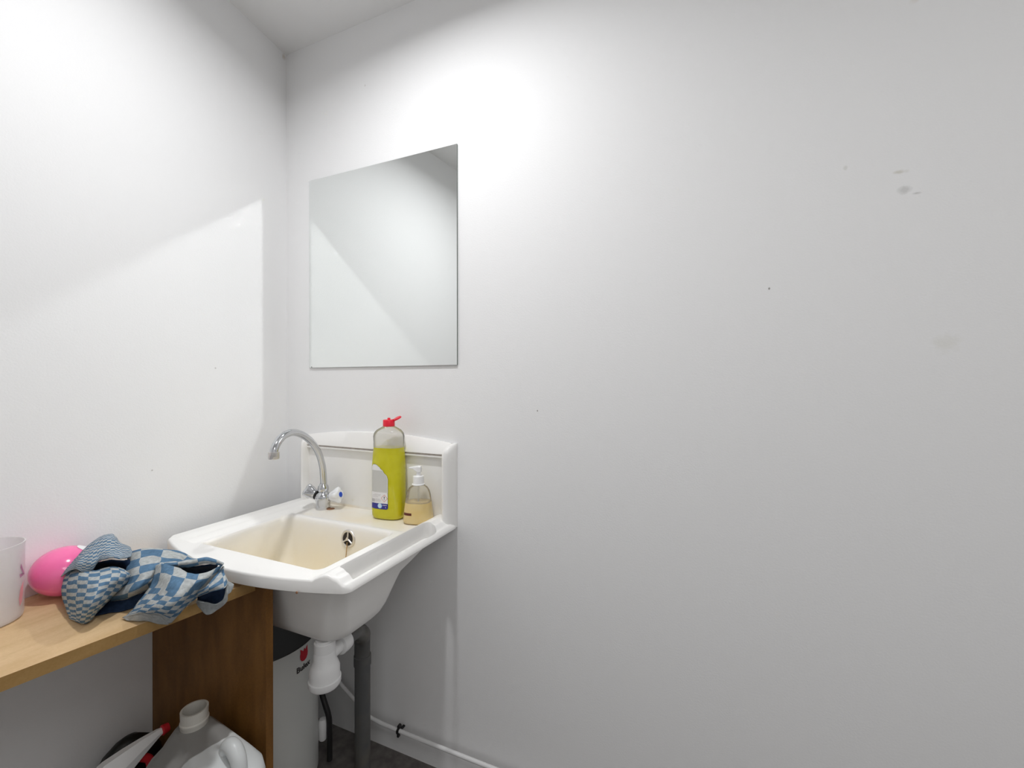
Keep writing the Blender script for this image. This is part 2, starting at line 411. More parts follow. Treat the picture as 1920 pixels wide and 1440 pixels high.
K = 42
for k in range(K):
    t_ = k / (K - 1)
    rings.append(ring_z([[a[0] + (b[0] - a[0]) * t_, a[1] + (b[1] - a[1]) * t_] for a, b in zip(outer_in, opening)], deck))
def inset_open(d, dz, r): return [(x, y, deck(ox, oy) + dz) for (x, y), (ox, oy) in zip(rrect(-1.200 + d, -.768 - d, -.440 + d, -.172 - d, r), opening)]
rings.append(inset_open(.003, -.0015, .022)); rings.append(inset_open(.006, -.006, .024)); rings.append(inset_open(.009, -.016, .026))
for a_, b_, c_, d_, r_, z_ in ((-1.189, -.779, -.428, -.183, .030, .755), (-1.185, -.782, -.422, -.187, .034, .725), (-1.179, -.786, -.415, -.193, .040, .69), (-1.170, -.793, -.406, -.203, .047, .665),
        (-1.160, -.801, -.396, -.216, .054, .647), (-1.146, -.812, -.384, -.232, .058, .634), (-1.128, -.828, -.370, -.250, .055, .626), (-1.106, -.848, -.356, -.268, .043, .621)):
    rings.append(z3(rrect(a_, b_, c_, d_, r_), z_))
for s in (.8, .4, .08): rings.append(z3([[-.985 + (x + .985) * s, -.32 + (y + .32) * s] for x, y in rrect(-1.09, -.86, -.347, -.279, .032)], .618))
bm = bmesh.new(); NI = len(rings) - 15
loft(bm, rings)
nr = len(rings[0])
bm.faces.ensure_lookup_table()
for i_, f in enumerate(bm.faces):
    if i_ // nr >= NI and i_ < nr * (len(rings) - 1) or i_ >= nr * len(rings): f.material_index = 1
body = finish('basin_body', bm, [M['basin'], M['basin_inside']], basin, angle=38)
# the slot through the right rim (a towel slot): cut out of the body
def slot_outline(xa, xb, ya, yb, z):
    """xa inner, xb outer, ya front, yb back: round at the back, tight corners at the front"""
    pts = []; r = (xb - xa) / 2; cx_ = (xa + xb) / 2
    for k in range(13):
        a = PI * k / 12; pts.append((cx_ + r * math.cos(a), yb - r * 1.3 + r * 1.3 * math.sin(a), z))
    rf = .007
    for cx2, a0 in ((xa + rf, 180), (xb - rf, 270)):
        for k in range(6):
            a = math.radians(a0 + 90 * k / 5); pts.append((cx2 + rf * math.cos(a), ya + rf + rf * math.sin(a), z))
    return pts
bm = bmesh.new()
loft(bm, [slot_outline(-.722, -.678, -.424, -.088, .766), slot_outline(-.722, -.679, -.425, -.087, .806), slot_outline(-.726, -.676, -.428, -.082, .822)])
cut = finish('slot_cutter', bm, M['basin'], smooth=False)
md = body.modifiers.new('slot', 'BOOLEAN'); md.object = cut; md.operation = 'DIFFERENCE'; md.solver = 'EXACT'
bpy.context.view_layer.update()
me2 = bpy.data.meshes.new_from_object(body.evaluated_get(bpy.context.evaluated_depsgraph_get()))
body.modifiers.clear(); body.data = me2; me2.name = 'basin_body'
bpy.data.objects.remove(cut)
me2.polygons.foreach_set('use_smooth', [True] * len(me2.polygons)); me2.set_sharp_from_angle(angle=math.radians(38))

# splashback
def ztop(X): return 1.031 + .023 * (1 - (X / .31) ** 2)
bm = bmesh.new()
box(bm, (X0 + .02, -.018, .785), (X1 - .02, -.0005, .992), .001)
secs = []
NX = 40
for i in range(NX + 1):
    X = -.302 + .604 * i / NX; zt = ztop(X)
    secs.append([(BX + X, y, z) for y, z in ((-.0005, .9885), (-.0285, .9885), (-.0300, .9900), (-.0300, .9935), (-.0262, .9940), (-.0262, .9995), (-.0300, 1.000), (-.0295, 1.004), (-.011, zt - .003), (-.007, zt), (-.0005, zt))])
loft(bm, secs)
EAR = [(.320, 0), (.3195, -.006), (.317, -.014), (.313, -.024), (.308, -.034), (.302, -.041), (.296, -.044), (.290, -.042), (.286, -.036), (.284, -.026), (.284, 0)]
for sgn in (1, -1):
    rg = []
    for z, ky, kx in ((.775, 1.05, 1), (.80, 1.0, 1), (.985, 1.0, 1), (1.003, .96, 1), (1.015, .80, .9), (1.024, .55, .72), (1.030, .30, .5), (1.0325, .12, .3)):
        rg.append([(BX + sgn * (.320 - (.320 - x) * kx), y * ky - .0005, z) for x, y in EAR])
    loft(bm, rg)
finish('splashback', bm, M['basin'], basin, angle=30)
bm = bmesh.new(); box(bm, (X0 + .034, -.0268, .9942), (X1 - .034, -.0255, .9993)); finish('seam_strip', bm, M['trim_dirt'], basin, smooth=False)
# overflow with chain
OV = Vector((-.932, -.1835, .762)); OA = Vector((0, -1, .10)).normalized()
bm = bmesh.new(); lathe(bm, [(.0265, -.004), (.0265, .001), (.024, .0035), (.0195, .0030), (.0185, .001), (.0185, -.003)], OV, 32, OA)
ov = finish('overflow_ring', bm, M['chrome_dull'], basin); ov['label'] = 'dull chrome overflow ring'
bm = bmesh.new(); lathe(bm, [(.0185, .0), (.0185, .001), (.001, .0012)], OV, 28, OA); finish('overflow_opening', bm, M['dark_hole'], ov)
bm = bmesh.new()
q = Vector((0, 0, 1)).rotation_difference(OA)
for a in (90, 215, 325):
    d = q @ Vector((math.cos(math.radians(a)), math.sin(math.radians(a)), 0)); tube(bm, [OV + OA * .0025, OV + OA * .0025 + d * .019], .0024, 8, smooth=False)
tube(bm, [OV + OA * .003, OV + OA * .005], .005, 12, smooth=False); finish('overflow_grille', bm, M['chrome_dull'], ov)
bm = bmesh.new()
p = Vector((-.932, -.188, .752)); k = 0
while p.z > .625:
    lathe(bm, [(.0004, -.0015), (.0017, -.0008), (.0017, .0008), (.0004, .0015)], p, 8, (0, .02, 1)); p = p + Vector((.00022, -.0007, -.0037)); k += 1
tube(bm, [(-.932, -.188, .753), (-.9245, -.212, .626)], .0006, 6, smooth=False)
c = finish('plug_chain', bm, M['brass'], basin); c['label'] = 'tarnished ball chain hanging from the overflow'
bm = bmesh.new(); lathe(bm, [(.030, .6175), (.030, .6215), (.024, .6225), (.010, .620), (.001, .620)], (-.83, -.335, 0), 28); finish('drain_flange', bm, M['chrome_dull'], basin)
bm = bmesh.new(); lathe(bm, [(.0028, -.001), (.0026, .0006), (.0005, .001)], (-.775, -.4912, .774), 8, (0, -1, 0)); finish('edge_chip', bm, M['rust'], basin)

# ------------------------------------------------------------------ mixer tap
TX, TY, TZ = -1.155, -.068, .793
tap = thing('mixer_tap', (TX, TY, TZ), 'chrome swan-neck mixer tap with two handles on the back of the washbasin', 'tap')
bm = bmesh.new()
lathe(bm, [(.0225, 0), (.0240, .003), (.0225, .010), (.0225, .020), (.0262, .032), (.0265, .042), (.022, .052), (.0145, .057), (.0125, .060)], (TX, TY, TZ), 32)
lathe(bm, [(.0115, .056), (.0165, .060), (.0178, .068), (.0165, .076), (.0122, .082), (.0112, .086)], (TX, TY, TZ), 28)
# arms that carry the handles
HL = (Vector((-.86, -.22, .36)).normalized(), Vector((.93, .20, .22)).normalized())
c0 = Vector((TX, TY, TZ + .036))
for a in HL: lathe(bm, [(.0145, 0), (.0145, .020), (.0125, .024), (.0125, .027)], c0, 24, a)
finish('tap_body', bm, M['chrome'], tap)
SP = [(-1.155, -.066, .870), (-1.155, -.068, .905), (-1.150, -.077, .943), (-1.139, -.105, .994), (-1.123, -.148, 1.034), (-1.105, -.197, 1.061), (-1.088, -.244, 1.073), (-1.073, -.286, 1.068), (-1.064, -.311, 1.053), (-1.0595, -.324, 1.036), (-1.059, -.326, 1.022)]
bm = bmesh.new(); tube(bm, SP, .0106, 20); sp = finish('spout', bm, M['chrome'], tap)
bm = bmesh.new(); lathe(bm, [(.0112, .012), (.0140, .011), (.0143, -.006), (.0128, -.0085), (.0100, -.0085), (.0095, -.004)], (-1.059, -.326, 1.019), 20); a_ = finish('aerator', bm, M['chrome_dull'], sp); a_['label'] = 'limescaled nozzle at the end of the spout'
def handle(axis, m, name):
    bm = bmesh.new(); q = Vector((0, 0, 1)).rotation_difference(axis); base = c0 + axis * .028
    rings = []
    for z, r, lob in ((0, .0125, 0), (.002, .0150, 0), (.008, .0165, .05), (.018, .0195, .14), (.028, .0225, .20), (.034, .0225, .20), (.0375, .0195, .16), (.0385, .012, .05)):
        rings.append([base + q @ Vector(((r * (1 + lob * math.cos(4 * th))) * math.cos(th), (r * (1 + lob * math.cos(4 * th))) * math.sin(th), z)) for th in [2 * PI * i / 40 for i in range(40)]])
    loft(bm, rings); h = finish(name, bm, m, tap, angle=50); return h, base
h, b0 = handle(HL[0], M['chrome'], 'handle')
bm = bmesh.new(); lathe(bm, [(.0120, -.0035), (.0160, -.0035), (.0160, 0), (.0120, 0)], b0, 24, HL[0]); finish('rubber_ring', bm, M['black_rubber'], h)
h['label'] = 'faceted chrome handle with black ring'
h, b0 = handle(HL[1], M['acrylic'], 'handle'); h['label'] = 'pale clear handle with blue cold water dot'
bm = bmesh.new(); lathe(bm, [(.0085, .0375), (.0085, .0402), (.0060, .0410), (.0005, .0412)], b0, 24, HL[1]); finish('cold_marker', bm, M['blue'], h)
bm = bmesh.new(); lathe(bm, [(.0130, 0), (.0125, .0012), (.0005, .0014)], (TX + .027, TY + .006, TZ + .0002), 12)
finish('rust_stain', bm, M['rust'], tap)

# ------------------------------------------------------------------ bottles on the deck
def oval(a, b, th, n=2.6):
    c_, s_ = math.cos(th), math.sin(th)
    return (a * math.copysign(abs(c_) ** (2 / n), c_), b * math.copysign(abs(s_) ** (2 / n), s_))
def place(cx_, cy_, cz_, yaw):
    R = Matrix.Rotation(yaw, 3, 'Z'); C_ = Vector((cx_, cy_, cz_))
    return lambda x, y, z: C_ + R @ Vector((x, y, z))
def body_rings(tab, pl, N=48, shrink=0):
    out = []
    for z, a, b, n in tab:
        out.append([pl(*oval(a - shrink, b - shrink, 2 * PI * i / N, n), z) for i in range(N)])
    return out
def tab_at(tab, z):
    for A, B in zip(tab, tab[1:]):
        if A[0] <= z <= B[0] and B[0] > A[0]:
            t_ = (z - A[0]) / (B[0] - A[0]); return [A[i] + (B[i] - A[i]) * t_ for i in range(4)]
    return tab[-1]
class Wrap:
    """maps label coordinates (s = distance round the front from its centre, z) onto the bottle's surface"""
    def __init__(s, tab, pl, off): s.tab, s.pl, s.off = tab, pl, off
    def pt(s, u, z, extra=0):
        _, a, b, n = tab_at(s.tab, z); a += s.off + extra; b += s.off + extra
        # walk from the front centre (th = -90 deg) by arc length u
        th = -PI / 2; x0, y0 = oval(a, b, th, n); acc = 0; st = math.copysign(.012, u)
        while acc < abs(u):
            th += st; x1, y1 = oval(a, b, th, n); d = math.hypot(x1 - x0, y1 - y0)
            if acc + d > abs(u):
                f = (abs(u) - acc) / d; x0, y0 = x0 + (x1 - x0) * f, y0 + (y1 - y0) * f; break
            acc += d; x0, y0 = x1, y1
        return s.pl(x0, y0, z)
    def patch(s, bm, zs, lr, nc=24, mi=0, extra=0):
        rows = []
        for z in zs:
            l, r = lr(z); rows.append([bm.verts.new(s.pt(l + (r - l) * k / nc, z, extra)) for k in range(nc + 1)])
        for A, B in zip(rows, rows[1:]):
            for k in range(nc): bm.faces.new((A[k], A[k + 1], B[k + 1], B[k])).material_index = mi
    def poly(s, bm, pts, mi=0, extra=.0002):
        bm.faces.new([bm.verts.new(s.pt(u, z, extra)) for u, z in pts]).material_index = mi
def frange(a, b, n): return [a + (b - a) * i / n for i in range(n + 1)]

DB = (-.889, -.0550, .7932)
db = thing('dish_soap_bottle', DB, 'tall clear bottle of yellow-green washing-up liquid with open red cap', 'bottle')
dpl = place(*DB, math.radians(6))
DT = [(.0, .040, .023, 2.6), (.003, .0445, .027, 2.7), (.010, .0470, .0300, 2.8), (.03, .0475, .0305, 2.9), (.10, .0472, .0305, 2.9), (.17, .0470, .0300, 2.9), (.200, .0455, .0292, 2.8),
      (.222, .0430, .0285, 2.7), (.240, .0432, .0290, 2.6), (.258, .0446, .0300, 2.5), (.268, .0425, .0290, 2.4), (.278, .0350, .0250, 2.2), (.286, .0240, .0210, 2.0), (.289, .0175, .0175, 2.0), (.300, .0165, .0165, 2.0)]
DT = [(z, a * (1.12 if z < .284 else 1), b * (1.13 if z < .284 else 1), n) for z, a, b, n in DT]
bm = bmesh.new(); loft(bm, body_rings([(.2236, .0482, .0323, 2.7)] + [r for r in DT if r[0] > .224], dpl), cap0=False); finish('bottle_shell', bm, M['bottle_clear'], db, angle=60)
LT = [r for r in DT if r[0] <= .223] + [(.2235, .0482, .0323, 2.7)]
LT = [(z + (.0015 if z == 0 else 0), a, b, n) for z, a, b, n in LT]
bm = bmesh.new(); loft(bm, body_rings(LT, dpl)); finish('detergent', bm, M['dish_liquid'], db, angle=60)
bm = bmesh.new(); lathe(bm, [(.0168, .2885), (.0182, .2895), (.0182, .3075), (.0168, .3095), (.0045, .3095), (.0045, .314), (.0035, .3155), (.0005, .3155)], DB, 32)
cp = finish('cap', bm, M['red'], db)
bm = bmesh.new(); hz = dpl(.018, 0, .3085); ax = (Matrix.Rotation(math.radians(6), 3, 'Z') @ Vector((-.30, -.35, .90))).normalized()
lathe(bm, [(.0005, .003), (.0120, .003), (.0130, .001), (.0130, -.0015), (.0115, -.0015), (.0110, .0005), (.0005, .0005)], Vector(hz) + Vector((.0125, .002, .0055)), 24, ax)
box(bm, Vector(hz) + Vector((-.002, -.004, -.0025)), Vector(hz) + Vector((.004, .004, .0035))); finish('flip_lid', bm, M['red'], cp)
wr = Wrap(DT, dpl, .0004)
def lab_top(u):  # shape of the label's upper edge
    return 0
def lab_lr(z, g=0):
    l = -.047 + g; r = .0195 - g
    if z > .128: r = min(r, interp([(.128, .0195), (.136, .017), (.152, .003), (.162, -.0080), (.170, -.0185), (.1735, -.030)], z) - g)
    if z > .150: l = max(l, interp([(.150, -.047), (.163, -.0455), (.170, -.041), (.1735, -.034)], z) + g)
    if z < .040: r = min(r, interp([(.0345, .0140), (.036, .0172), (.040, .0195)], z) - g)
    return l, r
bm = bmesh.new(); wr.patch(bm, frange(.0345, .1735, 60), lambda z: lab_lr(z)); lb = finish('label', bm, M['lab_edge'], db)
bm = bmesh.new()
wr.patch(bm, frange(.0525, .0860, 12), lambda z: lab_lr(z, .0012), extra=.0003)
wr.patch(bm, frange(.0870, .1540, 30), lambda z: lab_lr(z, .0030), mi=1, extra=.0003)
wr.patch(bm, frange(.0860, .1720, 40), lambda z: lab_lr(z, .0012), mi=0, extra=.0002)
wr.patch(bm, frange(.0355, .0525, 8), lambda z: lab_lr(z, .0010), mi=2, extra=.0003)
finish('label_fields', bm, [M['lab_white'], M['lab_grey'], M['lab_blue']], lb)
bm = bmesh.new(); E_ = .0006
wr.poly(bm, [(-.045, .0852), (-.020, .0846), (.0183, .0846), (.0183, .0836), (-.020, .0836), (-.045, .0842)], 0, E_)
cu_, cz_ = .0065, .0690
for rr_, mi_, ex in ((.0118, 1, E_), (.0100, 2, E_ + .0002)): wr.poly(bm, [(cu_ - rr_, cz_), (cu_, cz_ - rr_), (cu_ + rr_, cz_), (cu_, cz_ + rr_)], mi_, ex)
wr.poly(bm, [(cu_ - .0008, cz_ - .0015), (cu_ + .0008, cz_ - .0015), (cu_ + .0015, cz_ + .0055), (cu_ - .0015, cz_ + .0055)], 3, E_ + .0004)
wr.poly(bm, [(cu_ + .0011 * math.cos(a), cz_ - .0038 + .0011 * math.sin(a)) for a in frange(0, 5.6, 8)], 3, E_ + .0004)
for i in range(12):
    u = -.0425 + i * .00125; wr.poly(bm, [(u, .0555), (u + .0007, .0555), (u + .0007, .0655), (u, .0655)], 0, E_)
random.seed(2)
for j, (z, a, b) in enumerate(((.0575, -.0260, -.0080), (.0600, -.0260, -.0060), (.0625, -.0260, -.0050), (.0650, -.0260, -.0090), (.0715, -.0400, -.0150), (.0760, -.0380, -.0080), (.0790, -.030, -.006))):
    u = a
    while u < b:
        w = random.uniform(.0012, .0032); wr.poly(bm, [(u, z), (min(u + w, b), z), (min(u + w, b), z + .0011), (u, z + .0011)], 0, E_); u += w + .0008
wr.poly(bm, [(-.0095 + .0078 * math.cos(a), .0450 + .0078 * math.sin(a)) for a in frange(0, 2 * PI - .3, 20)], 4, E_)
wr.poly(bm, [(-.0095 + .0052 * math.cos(a), .0450 + .0052 * math.sin(a)) for a in frange(0, 2 * PI - .3, 16)], 5, E_ + .0002)
for u in frange(-.0135, -.0065, 4): wr.poly(bm, [(u, .0435), (u + .0009, .0435), (u + .0009, .0465), (u, .0465)], 4, E_ + .0004)
for u, w in ((.0002, .0022), (.003, .0016), (.0053, .002), (.008, .0018), (.0105, .0015), (.0128, .002)): wr.poly(bm, [(u, .0465), (u + w, .0465), (u + w, .0487), (u, .0487)], 5, E_)
wr.poly(bm, [(.0095, .0420), (.0120, .0390), (.0130, .0392), (.0110, .0428)], 5, E_)
wr.poly(bm, [(-.0440, .0510), (-.0390, .0510), (-.0390, .0520), (-.0440, .0520)], 5, E_)
finish('label_print', bm, [M['lab_text'], M['lab_red'], M['lab_white'], M['lab_black'], M['lab_lblue'], M['lab_white']], lb, smooth=False)

HS = (-.773, -.0600, .7935)
hs = thing('hand_soap_dispenser', HS, 'small clear pump dispenser half full of amber hand soap', 'soap dispenser')
hpl = place(*HS, math.radians(14))
HT = [(.0, .038, .020, 2.8), (.003, .0415, .0245, 2.9), (.010, .0430, .0265, 3.0), (.030, .0410, .0262, 3.0), (.060, .0375, .0255, 2.9), (.085, .0345, .0245, 2.7), (.098, .0315, .0230, 2.4), (.107, .0260, .0210, 2.2), (.113, .0200, .0190, 2.0), (.116, .0185, .0185, 2.0)]
HT = [(z, a * (1.04 if z < .108 else 1), b * (1.22 if z < .108 else 1), n) for z, a, b, n in HT]
bm = bmesh.new(); loft(bm, body_rings([(.0641, .0384, .0309, 2.9)] + [r for r in HT if r[0] > .065], hpl), cap0=False); finish('dispenser_shell', bm, M['soap_clear'], hs, angle=60)
LT = [(z + (.0015 if z == 0 else 0), a, b, n) for z, a, b, n in HT if z <= .06] + [(.064, .0384, .0309, 2.9)]
bm = bmesh.new(); loft(bm, body_rings(LT, hpl)); finish('hand_soap', bm, M['soap_liquid'], hs, angle=60)
bm = bmesh.new()
lathe(bm, [(.0185, .1150), (.0192, .1158), (.0192, .1180), (.0172, .1190), (.0165, .1415), (.0150, .1430), (.0070, .1435), (.0066, .1560)], HS, 32)
finish('pump_collar', bm, M['white_plastic'], hs)
bm = bmesh.new(); tube(bm, [(HS[0], HS[1], HS[2] + z) for z in (.012, .116)], .0028, 10, smooth=False); finish('dip_tube', bm, M['bottle_clear'], hs)
bm = bmesh.new(); hd = place(HS[0], HS[1], HS[2], math.radians(202))
rg = []
for x, hw_, z0, z1 in ((-.0095, .0060, .155, .1700), (-.0080, .0090, .154, .1720), (.0, .0100, .154, .1725), (.008, .0085, .157, .1715), (.016, .0055, .1625, .1705), (.026, .0045, .1640, .1690), (.029, .0040, .1640, .1675)):
    rg.append([hd(x, y, z) for y, z in ((-hw_, z0 + .002), (-hw_ + .002, z0), (hw_ - .002, z0), (hw_, z0 + .002), (hw_, z1 - .002), (hw_ - .002, z1), (-hw_ + .002, z1), (-hw_, z1 - .002))])
loft(bm, rg); finish('pump_head', bm, M['white_plastic'], hs, angle=30)
w2 = Wrap(HT, hpl, .0004)
bm = bmesh.new(); w2.patch(bm, frange(.0285, .0360, 3), lambda z: (-.0385, -.0095), 14)
fl = finish('front_label', bm, M['lab_brown'], hs); fl['label'] = 'dark brown bar printed on the clear front'
w3 = Wrap(HT, place(*HS, math.radians(194)), .0004)
bm = bmesh.new(); w3.patch(bm, frange(.020, .060, 8), lambda z: (-.030, .020), 14)
finish('rear_label', bm, mat('greyish_back_label', (.50, .44, .28), .5), hs)

# ------------------------------------------------------------------ wall shelf with end panel
bench = thing('wooden_shelf', (-1.13, -.75, 0), 'light wooden shelf board running along the left wall on a brown end panel', 'shelf')
def fx(y): return -.9355 + (y + .468) * .154
bm = bmesh.new()
ys = (-.4685, -1.12)
pts = [(wx(ys[0]) + .001, ys[0]), (fx(ys[0]), ys[0]), (fx(ys[1]), ys[1]), (wx(ys[1]) + .001, ys[1])]
loft(bm, [[(x, y, .737) for x, y in pts], [(x, y, .7600) for x, y in pts]])
bmesh.ops.recalc_face_normals(bm, faces=bm.faces)
for f in bm.faces: f.material_index = 0 if abs(f.normal.z) > .5 else 1
finish('shelf_board', bm, [M['wood_top'], M['wood_edge']], bench, smooth=False)
bm = bmesh.new(); y0 = -.450
pts = [(wx(y0) + .001, y0), (-.901, y0), (-.901, y0 - .018), (wx(y0 - .018) + .001, y0 - .018)]
loft(bm, [[(x, y, 0) for x, y in pts], [(x, y, .7598) for x, y in pts]])
finish('end_panel', bm, M['wood_panel'], bench, smooth=False)
bm = bmesh.new(); y0 = -1.10
pts = [(wx(y0) + .001, y0), (fx(y0) - .01, y0), (fx(y0 - .018) - .01, y0 - .018), (wx(y0 - .018) + .001, y0 - .018)]
loft(bm, [[(x, y, 0) for x, y in pts], [(x, y, .737) for x, y in pts]])
finish('end_panel', bm, M['wood_panel'], bench, smooth=False)

# ------------------------------------------------------------------ pink ball, frosted beaker, beads
PB = Vector((-1.258, -.671, .8105))
pb = thing('pink_ball', (PB.x, PB.y, .76), 'glossy pink rounded plastic ball with a white spot on the shelf', 'ball')
bm = bmesh.new(); PR = Matrix.Rotation(math.radians(-12), 3, 'X') @ Matrix.Rotation(math.radians(14), 3, 'Y')
rg = []
for i in range(1, 24):
    a = PI * i / 24; r = .051 * math.sin(a); z = -.051 * math.cos(a)
    rg.append([PB + PR @ Vector((r * math.cos(2 * PI * k / 40) * 1.12, r * math.sin(2 * PI * k / 40) * 1.12, z * .98)) for k in range(40)])
loft(bm, rg); finish('ball_shell', bm, M['pink'], pb)
bm = bmesh.new(); dsp = Vector((.18, .52, .70)).normalized(); rg = []
for i in range(1, 9):
    a = .34 * i / 8; q_ = Vector((0, 0, 1)).rotation_difference(dsp)
    ring = []
    for k in range(28):
        d_ = q_ @ Vector((math.sin(a) * math.cos(2 * PI * k / 28), math.sin(a) * math.sin(2 * PI * k / 28), math.cos(a)))
        l_ = PR.inverted() @ d_; t_ = 1 / math.sqrt((l_.x / .0571) ** 2 + (l_.y / .0571) ** 2 + (l_.z / .0500) ** 2)
        ring.append(PB + d_ * (t_ + .0006))
    rg.append(ring)
loft(bm, rg, True, False); finish('white_spot', bm, M['white_plastic'], pb)

bk = Vector((-1.244, -.797, .7605))
cup = thing('frosted_beaker', bk, 'tall frosted translucent plastic beaker with pink print, at the shelf left end', 'beaker')
bm = bmesh.new()
lathe(bm, [(.001, .0), (.050, .0), (.054, .003), (.0555, .010), (.0570, .140), (.0580, .144), (.0580, .147), (.0560, .147), (.0555, .140), (.0535, .012), (.051, .005), (.001, .004)], bk, 48, cap=False)
finish('beaker_wall', bm, M['cup_clear'], cup)
bm = bmesh.new()
def cupt(a, z, e=.0006):
    r = .0555 + (z - .01) / .13 * .0015 + e; return bk + Vector((r * math.cos(math.radians(a + 30)), r * math.sin(math.radians(a + 30)), z))
def cpoly(pts, mi): bm.faces.new([bm.verts.new(cupt(a, z)) for a, z in pts]).material_index = mi
cpoly([(30, .082), (22, .086), (14, .100), (16, .108)], 1); cpoly([(30, .082), (14, .080), (12, .088), (22, .086)], 1)
cpoly([(24, .070), (15, .060), (11, .040), (14, .025), (20, .032), (24, .050)], 0); cpoly([(45, .106), (41, .106), (41, .109), (45, .109)], 1)
finish('beaker_print', bm, [M['lab_pink'], M['lab_mauve']], cup, smooth=False)
